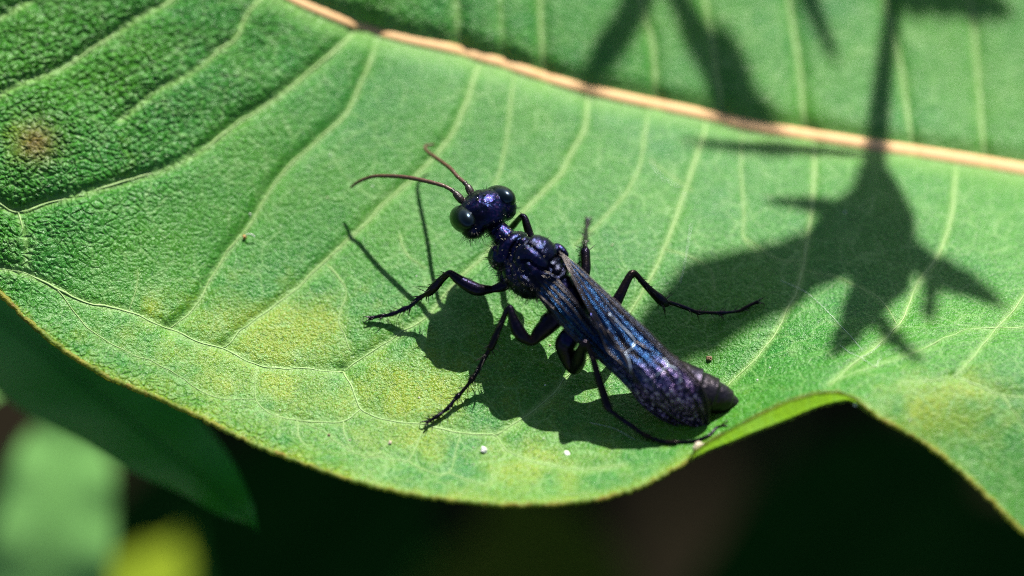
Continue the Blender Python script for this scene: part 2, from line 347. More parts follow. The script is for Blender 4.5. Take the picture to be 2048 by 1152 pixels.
def vnoise(x, y, s=0):
    i, j = np.floor(x), np.floor(y); u, v = x-i, y-j; u = u*u*(3-2*u); v = v*v*(3-2*v)
    return (hash2(i, j, s)*(1-u)+hash2(i+1, j, s)*u)*(1-v)+(hash2(i, j+1, s)*(1-u)+hash2(i+1, j+1, s)*u)*v
def cells(x, y, s=0):
    i, j = np.floor(x), np.floor(y); f1 = np.full(x.shape, 9.); f2 = np.full(x.shape, 9.)
    for a in (-1, 0, 1):
        for b in (-1, 0, 1):
            d = (i+a+.1+.8*hash2(i+a, j+b, s)-x)**2+(j+b+.1+.8*hash2(i+a, j+b, s+5)-y)**2
            f2 = np.minimum(f2, np.maximum(f1, d)); f1 = np.minimum(f1, d)
    return np.sqrt(f2)-np.sqrt(f1)
def blob(px, py, x, y, r, a=1.0, sx=1.0): return a*np.exp(-(((px-x)/sx)**2+(py-y)**2)/(r*r))
def leaf_fields(px, py, fine=True):
    h = h_base(px, py)
    dm = seg_dist(px, py, MIDS); h = h-.55*np.exp(-(dm/30.)**2)-.18*np.exp(-(dm/90.)**2)
    vein = np.zeros(px.shape); near = np.full(px.shape, 1e9)
    for d, w, P in VS:
        s = seg_dist(px, py, P); h = h-d*.75*np.exp(-(s/(9+d*22))**2)-d*.25*np.exp(-(s/42.)**2)
        vein = np.maximum(vein, min(1, w/.085)*np.exp(-(s/(3.5+45*w))**2)); near = np.minimum(near, s)
    vein = np.maximum(vein, np.exp(-(dm/30.)**2)*.9)
    # the wrinkled (rugose) upper-left of the blade, smooth around the wasp
    e = (px-60)/760.+(py+60)/620.; line = 1/(1+np.exp((e-1.02)*9)); line = np.maximum(line, .55*np.exp(-((py-marg(px))/45.)**2)*(px < 700))
    abv = (py < np.interp(px, MIDS[:, 0], MIDS[:, 1])); rug = np.clip(np.maximum(line, np.where(abv, np.clip(.75-(px-750)/900., .12, .75), 0)), .03, 1)
    lp = W(px, py, 0*px); X, Y = lp[..., 0], lp[..., 1]
    xr = X*.86+Y*.5; yr = -X*.5+Y*.86
    if fine:
        wx = vnoise(X*1.1, Y*1.1, 1)-.5; wy = vnoise(X*1.1, Y*1.1, 2)-.5
        c1 = cells(xr*1.0+wx*1.3, yr*1.9+wy*1.3, 3); c2 = cells(xr*2.1+wx*1.5, yr*3.3+wy*1.5, 4)
        pill = (np.minimum(c1, .30)/.30)**.7*.55+(np.minimum(c2, .30)/.30)**.7*.45
        sup = 1-.9*np.exp(-(near/9.)**2); sup = sup*(1-np.exp(-(dm/22.)**2))
        h = h+rug*sup*(pill-.5)*(.10+.12*vnoise(X*.45, Y*.45, 9))+(vnoise(X*.35, Y*.35, 8)-.5)*.25*np.clip(rug*2, 0, 1)
        # ripples where the blade is drawn up towards the crest
        rp = np.exp(-(((px-1760)/230.)**2+((py-690)/70.)**2)); h = h+rp*.05*np.sin((yr*1.0+X*.25)*9+vnoise(X, Y, 6)*4)
    yel = sum(blob(px, py, *b) for b in [(545,660,48,.95,1.2),(425,640,32,.7),(640,650,38,.65),(300,610,30,.45),(860,770,50,.75,1.5),(565,765,30,.5),(450,760,22,.55),(720,800,40,.35),(610,700,70,.3,1.6),(840,880,40,.4),(1900,800,55,.6,1.8),(1840,850,40,.4),(1080,930,50,.4,2.2),(40,280,50,.4),(250,300,60,.2),(760,830,60,.3),(1400,930,30,.5,2),(700,900,280,.30,3.4),(500,700,170,.24,2.2),(1900,850,120,.2,2)])
    yel = yel*(.55+.9*(vnoise(X*.9, Y*.9, 11)-.1))
    edge = np.exp(-((marg(px)-py)/14.)**2); yel = np.clip(yel+edge*.55, 0, 1)
    spot = blob(px, py, 72, 285, 42, 1.0)*1.0
    return h, vein, rug, yel, spot
def build_leaf():
    root = empty('milkweed_leaf', W(1024, 620, 0), label='large green wavy-edged leaf with cream midrib that the wasp stands on', category='leaf')
    cols = np.concatenate([np.linspace(-690, -30, 60)[:-1], np.arange(-30, 2080, 2.6), np.linspace(2090, 3075, 60)])
    n1, n2 = 60, 372
    top = np.interp(cols, TOPM[:, 0], TOPM[:, 1]); bot = marg(cols)
    brk = np.clip(-30, top+.35*(bot-top)*0+5, bot-40)
    t1 = np.linspace(0, 1, n1, endpoint=False); t2 = np.linspace(0, 1, n2)
    PY = np.concatenate([top[None]+(brk-top)[None]*t1[:, None], brk[None]+(bot-brk)[None]*t2[:, None]], 0)
    PX = np.broadcast_to(cols, PY.shape).copy()
    h, vein, rug, yel, spot = leaf_fields(PX, PY)
    V = W(PX, PY, h).reshape(-1, 3); nr, nc = PX.shape
    i, j = np.meshgrid(np.arange(nr-1), np.arange(nc-1), indexing='ij')
    F = np.stack([i*nc+j, (i+1)*nc+j, (i+1)*nc+j+1, i*nc+j+1], -1).reshape(-1, 4)
    mk('blade', V, F, M['blade'], root, attrs=dict(vein=vein.ravel(), rug=rug.ravel(), yel=yel.ravel(), spot=spot.ravel()))
    # midrib: flattened rounded band
    P = spline(MID, 300); hh = leaf_fields(P[:, 0], P[:, 1], False)[0]
    r = np.interp(P[:, 0], [-700, 500, 1000, 2048, 3080], [.15, .30, .36, .50, .95])
    mk('midrib', *tube(W(P[:, 0], P[:, 1], hh+.04), r, 14, np.array([0, 0, 1.]), r*.45), M['midrib'], root)
    for d, w, P in VS:
        P = spline(P, len(P)*3); P = P+np.stack([vnoise(P[:, 0]/23., P[:, 1]/23., 21)-.5, vnoise(P[:, 0]/23., P[:, 1]/23., 22)-.5], 1)*5
        hh = leaf_fields(P[:, 0], P[:, 1], False)[0]; t = np.linspace(0, 1, len(P))
        r = w*.64*(1.1-.45*t)*(.65+.7*vnoise(t*len(P)*.45, t*0, int(w*1000)))
        mk('vein', *tube(W(P[:, 0], P[:, 1], hh+.015), r, 6, np.array([0, 0, 1.]), r*.42), M['vein'], root)
    # rounded, slightly uneven rim along the whole outline
    E = np.concatenate([MARG[(MARG[:, 0] > -695) & (MARG[:, 0] < 3075)], TOPM[::-1][(TOPM[::-1][:, 0] < 3075) & (TOPM[::-1][:, 0] > -695)]])
    E = np.concatenate([E, E[:1]]); hh = leaf_fields(E[:, 0], E[:, 1], False)[0]
    r = (.15+.05*vnoise(np.arange(len(E))*.35, np.zeros(len(E)), 31))*np.interp(E[:, 0], [0, 900, 1380, 1450, 1690, 1760, 2048], [1., .8, .7, .7, .7, .8, 1.0])
    Pm = W(E[:, 0], E[:, 1], hh); Pm = Pm+(np.stack([vnoise(np.arange(len(E))*.8, np.zeros(len(E)), s) for s in (41, 42, 43)], 1)-.5)*.12
    mk('margin', *tube(Pm, r, 8, cap=False), M['rim'], root)
    # the stretch of margin that turns up and leans back, showing its backlit underside
    lx = np.linspace(1375, 1745, 150); lb = marg(lx); lc = np.minimum(np.interp(lx, CREST[:, 0], CREST[:, 1]), lb-.5); hb = leaf_fields(lx, lb, False)[0]
    t = np.linspace(0, 1, 12); LY = lb[None]+(lc-lb)[None]*t[:, None]; LH = hb[None]+((lb-lc)/17.*.93)[None]*(t**.9)[:, None]+.02
    LX = np.broadcast_to(lx, LY.shape); nc2 = len(lx)
    i, j = np.meshgrid(np.arange(11), np.arange(nc2-1), indexing='ij')
    LF = np.stack([i*nc2+j, (i+1)*nc2+j, (i+1)*nc2+j+1, i*nc2+j+1], -1).reshape(-1, 4); z = np.zeros(LX.size)
    mk('turned_edge', W(LX, LY, LH).reshape(-1, 3), LF, M['lip'], root, attrs=dict(vein=z, rug=z+.15, yel=z+.75, spot=z))
    tp = W(LX[-1], LY[-1], LH[-1]); mk('margin', *tube(tp, .07+.05*vnoise(np.arange(150)*.3, np.zeros(150), 33), 8), M['rim'], root)
    # petiole to the plant's stem
    a = W(3075, 490, leaf_fields(np.array([3075.]), np.array([490.]), False)[0][0])
    pt = spline(np.array([a, a+[4, -1, -1.5], a+[9, -2, -5], a+[14, -3, -11]]), 20)
    mk('petiole', *tube(pt, np.linspace(.9, 1.5, 20), 10), M['midrib'], root)
    st = pt[-1]+[1.5, 0, 0]
    so_ = empty('milkweed_plant', [st[0], st[1], -450], label='upright green stem carrying the large wavy-edged leaf', category='stem')
    sp = np.array([[st[0]+1.5*math.sin(z/60.), st[1]+math.cos(z/45.), z] for z in np.linspace(-452, 30, 40)])
    mk('stalk', *tube(sp, np.linspace(4.2, 2.6, 40), 12), mat_bgleaf('stem_skin', (.10, .18, .05), (.16, .2, .07), (.1, .2, .02), .05), so_)
    return root
leaf = build_leaf()
def hs(px, py):
    px, py = np.atleast_1d(np.asarray(px, float)), np.atleast_1d(np.asarray(py, float)); return leaf_fields(px, py, False)[0]

# ------------------------------------------------------------------ the wasp
WB = W(1090, 620, 0)
wasp = empty('wasp', WB, label='glossy blue-black wasp with folded wings standing on the big leaf', category='wasp')
HF = nrm([-.57, .82, 0]); HR = nrm([.82, .57, -.02]); HU = np.array([0, 0, 1.])       # head: turned a little to its right
hc = W(966, 423, 4.75)
ll = nrm(HF*.52-HU*.85); tt = nrm(np.cross(HR, ll));
if tt @ HF < 0: tt = -tt
def ring_loft(P, R, seg=28, squash=1.0):
    return tube(P, R, seg, np.array([0, 0, 1.]), np.asarray(R)*squash)
def build_body():
    parts = []
    # head capsule: vertex, face, cheeks, clypeus
    parts.append(ellipsoid(hc, [HR*1.66, ll*1.45, tt*1.22]))
    parts.append(ellipsoid(hc+HU*.30-HF*.30, [HR*1.45, HF*1.15, HU*1.05]))
    for s in (-1, 1): parts.append(ellipsoid(hc+HR*s*1.02-HF*.52+HU*.12, [HR*.85, HF*.80, HU*.85]))
    parts.append(ellipsoid(hc+HF*.85-HU*1.25, [HR*.85, HF*.45, HU*.55]))
    parts.append(ellipsoid(hc+HF*.62+HU*.20, [HR*.95, HF*.62, HU*.75])); parts.append(ellipsoid(hc-HF*.15+HU*.45, [HR*1.35, HF*1.05, HU*.8]))
    for s in (-1, 1): parts.append(tube(spline(np.array([hc+HF*.75+HR*s*.75-HU*1.45, hc+HF*1.05+HR*s*.55-HU*1.85, hc+HF*1.15+HR*s*.05-HU*2.05]), 8), np.linspace(.26, .08, 8), 10))
    # neck and prothorax
    nk = spline(np.array([*[W(*p) for p in [(982,445,4.5),(996,460,4.45),(1008,474,4.4),(1020,488,4.4)]]]), 12)
    parts.append(tube(nk, np.linspace(.55, .72, 12), 18))
    BF = nrm(W(1000, 478, 4.2)-W(1120, 588, 3.8)); BR = nrm(np.cross(BF, [0, 0, 1.])); BU = np.cross(BR, BF)
    q = lambda c, a, b, d, off=(0, 0, 0): ellipsoid(np.asarray(c)+BF*off[0]+BR*off[1]+BU*off[2], [BF*a, BR*b, BU*d])
    pr = W(1021, 500, 4.35)
    parts.append(q(pr, .85, 1.40, 1.0)); parts.append(q(pr, .62, 1.15, 1.12, (.05, .10, .05)))
    parts.append(q(pr, .85, .75, 1.0, (.1, -.6, -.35))); parts.append(q(pr, .85, .75, 1.0, (.1, .6, -.35)))
    th = W(1073, 541, 4.0)
    parts.append(q(th, 2.0, 1.72, 1.32, (0, 0, .30))); parts.append(q(th, 1.42, 1.36, .98, (.35, .16, 1.0)))       # mesothorax, mesoscutum
    parts.append(q(th, 1.45, .9, 1.02, (.1, -1.0, .05))); parts.append(q(th, 1.45, .9, 1.02, (.1, 1.0, .05)))
    parts.append(q(th, .58, .74, .45, (-1.30, .22, 1.22))); parts.append(q(th, .36, .55, .35, (-1.9, .2, .98)))   # scutellum, metanotum
    for s in (-1, 1): parts.append(q(th, .58, .30, .30, (-.35, s*1.45+.1, .95)))                              # tegulae
    pp = W(1137, 603, 3.65)
    parts.append(q(pp, 1.5, 1.42, 1.1, (0, 0, .2))); parts.append(q(pp, .8, 1.15, 1.1, (.5, 0, .3)))
    # coxae
    for c, r in (((1014,556,3.2), .48), ((1100,644,3.1), .62), ((1136,680,2.9), .62), ((1060,505,2.9), .5), ((1140,600,2.5), .6), ((1180,640,2.4), .65)):
        parts.append(ellipsoid(W(*c), np.eye(3)*r))
    # petiole + abdomen with overlapping tergites
    ab = spline(np.array([np.append(W(*p[:3]), p[3]) for p in [(1150,622,3.55,.55),(1180,655,3.25,.36),(1200,673,3.05,.42),(1232,697,2.8,.95),(1275,730,2.4,1.3),(1325,757,2.0,1.46),(1375,776,1.65,1.32),(1410,788,1.4,1.16),(1442,799,1.15,.88),(1467,808,.92,.48),(1484,815,.74,.10)]]), 150)
    r = ab[:, 3].copy(); x = np.interp(np.arange(150), [0, 149], [0, 1])
    for e in (.42, .57, .70, .80, .90):
        d = x-e; r += np.where(d < 0, np.exp(d/.035), -0.75*np.exp(-d/.03))*.10*np.clip(ab[:, 3], .3, 1)
    abd = ring_loft(ab[:, :3], np.clip(r, .04, 9), 40)
    return parts, abd
def remesh(parts, voxel, it):
    V, F = join(parts); me = bpy.data.meshes.new('tmp'); me.from_pydata(V.tolist(), [], F); ob = bpy.data.objects.new('tmp', me); SC.collection.objects.link(ob)
    m = ob.modifiers.new('r', 'REMESH'); m.mode = 'VOXEL'; m.voxel_size = voxel; m.adaptivity = 0
    s = ob.modifiers.new('s', 'SMOOTH'); s.factor = .5; s.iterations = it
    ev = ob.evaluated_get(bpy.context.evaluated_depsgraph_get()); em = ev.to_mesh()
    v = np.zeros(len(em.vertices)*3); em.vertices.foreach_get('co', v); nn = np.zeros(len(em.vertices)*3); em.vertices.foreach_get('normal', nn)
    f = np.zeros(len(em.loops), int); em.loops.foreach_get('vertex_index', f)
    tot = np.zeros(len(em.polygons), int); em.polygons.foreach_get('loop_total', tot)
    assert (tot == 4).all(); ev.to_mesh_clear(); bpy.data.objects.remove(ob); bpy.data.meshes.remove(me)
    return v.reshape(-1, 3), f.reshape(-1, 4), nn.reshape(-1, 3)
bparts, abd = build_body()
BV, BFc, BN = remesh(bparts+[abd], .046, 2)
# sutures between the thorax plates, pressed into the cuticle
def to_px(P):
    d = P-CAM; z = d@FW; return 1024+d[:, 0]/z*DIST*PXMM, 576-(d@UP)/z*DIST*PXMM
_sx, _sy = to_px(BV)
for dep, ln in ((.20, [(1040,523),(1058,522),(1070,532),(1088,540),(1102,543)]), (.22, [(1060,470),(1047,482),(1030,489),(1022,509),(1017,530),(1019,548)]), (.20, [(1121,507),(1109,518),(1101,526),(1102,541)]),
                (.16, [(1127,526),(1127,540),(1117,550),(1104,545)]), (.12, [(1002,473),(992,490),(991,507)]), (.10, [(1045,527),(1060,548),(1082,575),(1100,600)]), (.08, [(1052,486),(1070,500),(1096,522)])):
    d_ = seg_dist(_sx, _sy, spline(np.array(ln, float), 20)); BV = BV-BN*(dep*np.exp(-(d_/3.6)**2)*np.clip(BN[:, 2]*2+.3, 0, 1))[:, None]
# fine pits and dusting as true relief on the cuticle
BV = BV+BN*((vnoise(BV[:, 0]*5, BV[:, 1]*5+BV[:, 2]*4, 51)-.5)*.03)[:, None]
mk('body', BV, BFc, M['body'], wasp, attrs=dict(abd=np.clip((_sx-1180)/60., 0, 1)*(.55+.45*vnoise(BV[:, 0]*1.5, BV[:, 1]*1.5, 71))))
# eyes, ocelli
for s in (-1, 1):
    el = nrm(HF*.75-HU*.65+HR*s*.25); eo = nrm(HR*s+HF*.28+HU*.10); el = nrm(el-eo*(el@eo)); ez = np.cross(el, eo)
    V, F = ellipsoid(hc+HR*s*1.28+HF*.16+HU*.10, [el*1.40, ez*.80, eo*.72], 48, 32)
    mk('eye', V, F, M['eye'], wasp)
def on_body(p, dirv=(0, 0, 1.)):
    d = BV-np.asarray(p); dv = nrm(dirv); t = d@dv; perp = np.linalg.norm(d-t[:, None]*dv, axis=1); ok = perp < .12
    k = np.where(ok)[0][np.argmax(t[ok])]; return BV[k], BN[k]
for a, b in ((0, .62), (-.28, .30), (.28, .30)):
    p, nn = on_body(hc+HR*a+HF*b, HU)
    mk('ocellus', *ellipsoid(p, np.eye(3)*.10, 16, 10), M['ocellus'], wasp)
# antennae
def antenna(side, base, pts):
    P = np.array([np.append(W(x, y, h), r) for x, y, h, r in pts])
    t = spline(P[2:], 140); n = len(t); seg = 11; ph = (np.arange(n)/n*seg) % 1.0
    r = t[:, 3]*(1-.16*np.exp(-((ph-1)/.10)**2)-.16*np.exp(-(ph/.07)**2)+.06*ph)
    fl = mk('antenna', *tube(t[:, :3], r, 12), M['antenna'], wasp)
    b0 = base; b1 = P[1, :3]; e = t[0, :3]
    sc = spline(np.array([np.append(b0, .13), np.append(b0*.75+b1*.25, .20), np.append(b0*.45+b1*.55, .235), np.append(b1, .20), np.append(b1*.6+e*.4, .13), np.append(e, .15)]), 36)
    mk('scape', *tube(sc[:, :3], sc[:, 3], 14), M['scape'], fl)
antenna(-1, W(929, 407, 4.75), [(929,407,4.75,.15),(911,387,4.95,.2),(904,380,4.95,.115),(888,372,4.9,.115),(868,366,4.8,.12),(847,361,4.6,.125),(822,356,4.3,.125),(798,353,4.0,.122),(773,352,3.6,.115),(746,353,3.1,.105),(718,363,2.45,.095),(701,375,2.0,.055)])
antenna(1, W(946, 393, 4.75), [(946,393,4.75,.15),(936,374,4.9,.2),(929,365,4.9,.115),(915,353,4.65,.115),(903,339,4.3,.12),(888,327,3.6,.12),(871,315,2.95,.118),(858,306,2.5,.11),(850,297,2.15,.10),(853,291,1.95,.09),(869,289,1.75,.05)])
# legs
HAIRS = []
def cone(p, d, L, r):
    d = nrm(d); a = nrm(np.cross(d, [.3, .5, .81])); b = np.cross(d, a); bend = np.array([0, 0, -.12])*L
    V = [p+a*r, p-a*r*.5+b*r*.87, p-a*r*.5-b*r*.87]; V += [p+d*L*.55+bend*.3+(v-p)*.6 for v in V]; V.append(p+d*L+bend)
    return np.array(V), [[0, 1, 4, 3], [1, 2, 5, 4], [2, 0, 3, 5], [3, 4, 6], [4, 5, 6], [5, 3, 6]]
def leg(pts, spines, spurs=(), mat='leg'):
    P = np.array([np.append(W(x, y, hs(x, y)[0]+r*1.3 if h is None else max(h, hs(x, y)[0]+r*.9)), r) for x, y, h, r in pts])
    S = spline(P, len(P)*9)
    lg = mk('leg', *tube(S[:, :3], np.clip(S[:, 3], .05, 9), 12), M[mat], wasp)
    T = np.gradient(S[:, :3], axis=0); n = len(S); sp = []
    for (t0, t1, cnt, L) in spines:
        for _ in range(cnt):
            k = int(np.clip(random.uniform(t0, t1)*n, 0, n-1)); t = nrm(T[k]); a = nrm(np.cross(t, rng.normal(size=3)))
            sp.append(cone(S[k, :3]+a*S[k, 3]*.8, a+t*.9, L*random.uniform(.8, 2.2), .034))
    for x0, y0, h0, x1, y1, h1 in spurs: a_, b_ = W(x0, y0, h0), W(x1, y1, h1); sp.append(cone(a_, b_-a_, np.linalg.norm(b_-a_), .055))
    if sp: mk('leg_spines', *join(sp), M['hair'], lg, kind='stuff')
    e = S[-1, :3]; td = nrm(S[-1, :3]-S[-6, :3]); sd = nrm(np.cross(td, [0, 0, 1.]))
    for s in (-1, 1):
        c = spline(np.array([e-td*.05+sd*s*.03, e+td*.16+sd*s*.14+[0, 0, .06], e+td*.30+sd*s*.20+[0, 0, -.02], e+td*.30+sd*s*.24+[0, 0, -.22]]), 10)
        mk('claw', *tube(c, np.linspace(.06, .018, 10), 6), M['scape'], lg)
    return lg
leg([(1034,545,3.6,.5),(1016,563,3.1,.42),(1003,573,2.95,.33),(986,578,2.9,.22),(980,579,2.9,.24),(955,579,3.0,.38),(935,570,3.15,.37),(917,559,3.3,.30),(903,548,3.4,.22),(897,547,3.38,.19),(882,560,2.8,.22),(868,575,2.25,.27),(857,586,1.85,.22),(849,590,1.65,.13),(836,598,1.35,.15),(820,613,.95,.12),(808,618,.80,.16),(795,624,.62,.11),(784,628,.5,.14),(773,631,.4,.10),(762,632,.34,.125),(751,634,.28,.10),(738,637,.22,.15)],
    [(.42, .98, 46, .30), (.52, .60, 6, .5)], [(858,586,1.85,857,606,1.1),(846,592,1.6,838,610,.8),(822,612,1.0,818,630,.4)])
leg([(1118,628,3.5,.6),(1096,650,3.05,.56),(1078,668,2.75,.45),(1066,681,2.65,.30),(1058,681,2.7,.30),(1042,669,3.0,.40),(1031,648,3.35,.36),(1024,628,3.65,.24),(1020,616,3.75,.20),(1013,622,3.6,.17),(1005,641,3.1,.17),(993,668,2.5,.20),(982,694,1.95,.22),(978,700,1.8,.14),(966,721,1.4,.14),(949,752,.92,.13),(943,759,.82,.18),(937,768,.70,.11),(922,786,.5,.11),(915,793,.42,.16),(908,801,.36,.10),(897,815,.27,.13),(886,824,.24,.09),(875,832,.22,.12),(860,841,.2,.09),(853,845,.2,.14)],
    [(.40, .99, 60, .32), (.55, .58, 5, .55)], [(981,696,1.9,993,714,1.2),(982,696,1.9,1002,700,1.5),(949,752,.95,950,780,.3),(914,794,.45,915,812,.15)])
leg([(1160,655,3.3,.6),(1130,686,2.75,.58),(1134,708,2.2,.52),(1142,728,1.75,.45),(1150,735,1.7,.42),(1157,722,2.4,.44),(1162,704,3.3,.36),(1166,690,4.0,.24),(1171,686,4.15,.20),(1180,704,3.7,.18),(1188,724,3.3,.20),(1196,754,2.75,.22),(1207,788,2.15,.25),(1216,814,1.75,.25),(1222,822,1.65,.15),(1240,836,1.45,.14),(1262,851,1.25,.14),(1284,867,1.1,.13),(1295,873,1.05,.17),(1304,876,1.05,.11),(1324,883,None,.13),(1350,885,None,.13),(1356,884,None,.09),(1390,881,None,.10),(1419,870,None,.09),(1433,855,None,.07),(1447,850,None,.05)],
    [(.30, .95, 26, .20)])
leg([(1060,510,3.0,.35),(1066,490,3.1,.30),(1060,472,3.3,.26),(1054,452,3.55,.24),(1049,436,3.7,.20),(1044,433,3.65,.18),(1036,440,3.1,.18),(1026,452,2.4,.20),(1016,460,1.8,.16),(1003,462,1.0,.12),(990,458,.35,.10)],
    [(.45, .95, 16, .22)])
leg([(1140,605,2.6,.45),(1155,585,2.4,.36),(1165,560,2.6,.32),(1171,540,2.75,.30),(1171,518,2.85,.29),(1170,502,2.9,.29),(1170,497,2.85,.20),(1170,488,2.3,.15),(1171,476,1.6,.16),(1172,463,.95,.13),(1173,455,.6,.10),(1174,447,.35,.10),(1176,439,.22,.14)],
    [(.42, .98, 40, .34)], [(1166,520,2.9,1150,530,2.6),(1165,508,2.9,1153,512,2.6)])
leg([(1180,645,2.4,.45),(1200,640,2.4,.45),(1225,615,2.9,.38),(1240,590,3.25,.30),(1254,562,3.5,.24),(1264,547,3.6,.22),(1272,549,3.5,.18),(1286,565,3.0,.18),(1302,582,2.45,.22),(1320,598,1.9,.30),(1330,606,1.6,.27),(1342,606,1.4,.14),(1366,614,1.0,.13),(1390,623,.72,.12),(1397,625,.66,.17),(1410,625,.58,.10),(1436,626,.42,.11),(1443,626,.38,.15),(1455,625,.32,.09),(1478,622,.28,.10),(1490,616,.28,.12),(1509,606,.32,.10),(1517,604,.34,.13)],
    [(.30, .92, 46, .26), (.47, .50, 5, .6)], [(1328,606,1.6,1332,638,.5),(1320,606,1.7,1313,617,1.2),(1394,626,.66,1399,645,.2),(1441,627,.4,1450,642,.1)])
# wings: two folded forewings lying on the hindwings, membrane + veins
_bx, _by = to_px(BV); _gx = np.clip(((_bx-880)/3).astype(int), 0, 239); _gy = np.clip(((_by-340)/3).astype(int), 0, 199)
_G = np.full((240, 200), -9.0); np.maximum.at(_G, (_gx, _gy), BV[:, 2])
def body_h(px, py): return _G[np.clip(((px-880)/3).astype(int), 0, 239), np.clip(((py-340)/3).astype(int), 0, 199)]
def wing(name, A, B, lift, label, veins, pale, amp=.05, thick=.03, clear=.1):
    n, m = 130, 34
    a = spline(np.array([np.array(p, float) for p in A]), n); b = spline(np.array([np.array(p, float) for p in B]), n)
    s = np.linspace(0, 1, n); t = np.linspace(0, 1, m)
    Q = a[:, None]*(1-t)[None, :, None]+b[:, None]*t[None, :, None]
    pl = 4*t*(1-t)
    Q[..., 2] += lift*(np.sin(np.pi*np.clip(s, 0, 1))**.7)[:, None]*pl[None]
    Q[..., 2] += amp*np.sin(t*math.pi*9+.6)[None]*(np.clip(s*6, 0, 1)*np.clip((1-s)*1.6, 0.15, 1))[:, None]*(pl**.3)[None]
    Q[..., 2] += (vnoise(s[:, None]*16+t[None]*3, t[None]*7+0*s[:, None], 61)-.5)*.10*(np.clip(s*3-.6, 0, 1))[:, None]
    need = np.clip(body_h(Q[..., 0], Q[..., 1])+clear-Q[..., 2], 0, None); up = need.copy()
    for _ in range(3):          # widen, then smooth: a taut membrane over the body below
        u2 = np.pad(up, 1, mode='edge'); up = np.max([u2[1+a:1+a+n, 1+b:1+b+m] for a in (-1, 0, 1) for b in (-1, 0, 1)], axis=0)
    for _ in range(26):
        u2 = np.pad(up, 1, mode='edge'); up = (u2[1:-1, :-2]+u2[1:-1, 2:]+u2[:-2, 1:-1]+u2[2:, 1:-1]+2*up)/6
    up = np.maximum(up, need*.8)*np.clip((s-.14)/.08, 0, 1)[:, None]
    Q[..., 2] += up
    V = W(Q[..., 0], Q[..., 1], Q[..., 2]).reshape(-1, 3)
    i, j = np.meshgrid(np.arange(n-1), np.arange(m-1), indexing='ij')
    F = np.stack([i*m+j, (i+1)*m+j, (i+1)*m+j+1, i*m+j+1], -1).reshape(-1, 4)
    V2 = V-np.array([0, 0, thick]); F2 = F[:, ::-1]+len(V)
    edge = list(range(m))+[k*m+m-1 for k in range(1, n)]+[(n-1)*m+k for k in range(m-2, -1, -1)]+[k*m for k in range(n-2, 0, -1)]
    E = np.array([[edge[k], edge[(k+1) % len(edge)], edge[(k+1) % len(edge)]+len(V), edge[k]+len(V)] for k in range(len(edge))])
    span = np.repeat(s, m)
    o = mk(name, np.vstack([V, V2]), np.vstack([F, F2, E]), M['wing'], wasp, attrs=dict(span=np.concatenate([span, span]), chord=np.tile(t, 2*n)), label=label)
    fx, fy, fh = Q[..., 0].ravel(), Q[..., 1].ravel(), Q[..., 2].ravel()
    def surf(p):
        out = []
        for x, y in p:
            d = (fx-x)**2+(fy-y)**2; k = np.argpartition(d, 4)[:4]; w = 1/(d[k]+.5); out.append((fh[k]*w).sum()/w.sum())
        return np.array(out)
    for vl, mt, r0 in ((veins, 'wvein', .045), (pale, 'wglint', .044)):  # second list: vein highlights laid on as pale lines
        for v in vl:
            p = spline(v, max(10, 6*len(v))); hh = surf(p)
            mk('wing_vein', *tube(W(p[:, 0], p[:, 1], hh+.05), np.linspace(r0, r0*.6, len(p)), 6), M[mt], o)
    # rims
    for c, r in ((0, .06), (m-1, .035)):
        p = Q[:, c]; mk('wing_vein', *tube(W(p[:, 0], p[:, 1], p[:, 2]), np.linspace(r, .03, n), 6), M['wvein'], o)
    return o
# edges: (photo x, y, height)
LW_A = [(1057,548,5.0),(1070,578,4.65),(1090,603,4.3),(1116,635,3.95),(1153,675,3.55),(1204,719,3.0),(1251,763,2.3),(1284,803,1.7),(1317,829,1.25),(1350,845,1.0),(1372,851,.85)]
LW_B = [(1060,540,5.25),(1095,545,5.35),(1125,570,5.2),(1150,600,4.95),(1180,640,4.5),(1205,675,4.0),(1235,715,3.3),(1265,750,2.65),(1300,795,1.85),(1345,835,1.1),(1375,850,.8)]
RW_A = [(1119,503,5.3),(1133,530,5.5),(1146,558,5.5),(1171,606,5.25),(1193,646,4.75),(1204,675,4.35),(1215,702,3.85),(1237,722,3.4),(1262,748,2.85),(1284,777,2.35),(1306,802,1.95),(1335,824,1.55),(1371,846,1.15),(1398,857,.85)]
RW_B = [(1123,506,5.3),(1150,527,5.25),(1189,562,5.1),(1244,613,4.85),(1284,650,4.6),(1335,701,4.15),(1371,733,3.75),(1400,766,3.15),(1415,802,2.35),(1419,828,1.7),(1415,847,1.15),(1408,855,.85)]
wing('wing', [(x-2, y+5, h-.25) for x, y, h in LW_A[1:]], [(x-3, y+6, h-.4) for x, y, h in LW_B[1:]], .0, 'hind wing tucked under the lower forewing', [], [], .03, clear=.06)
wing('wing', LW_A, LW_B, .12, 'lower forewing folded beneath the other', [
    [(1062,545),(1100,572),(1140,612),(1190,672)], [(1064,550),(1095,582),(1130,620),(1180,675)], [(1070,545),(1110,566),(1150,606)], [(1080,592),(1110,620),(1150,660)]], [], .06, clear=.16)
wing('wing', [(x+4, y+3, h-.22) for x, y, h in RW_A], [(x-5, y+4, h-.25) for x, y, h in RW_B], .0, 'hind wing tucked under the topmost forewing', [], [], .03, clear=.26)
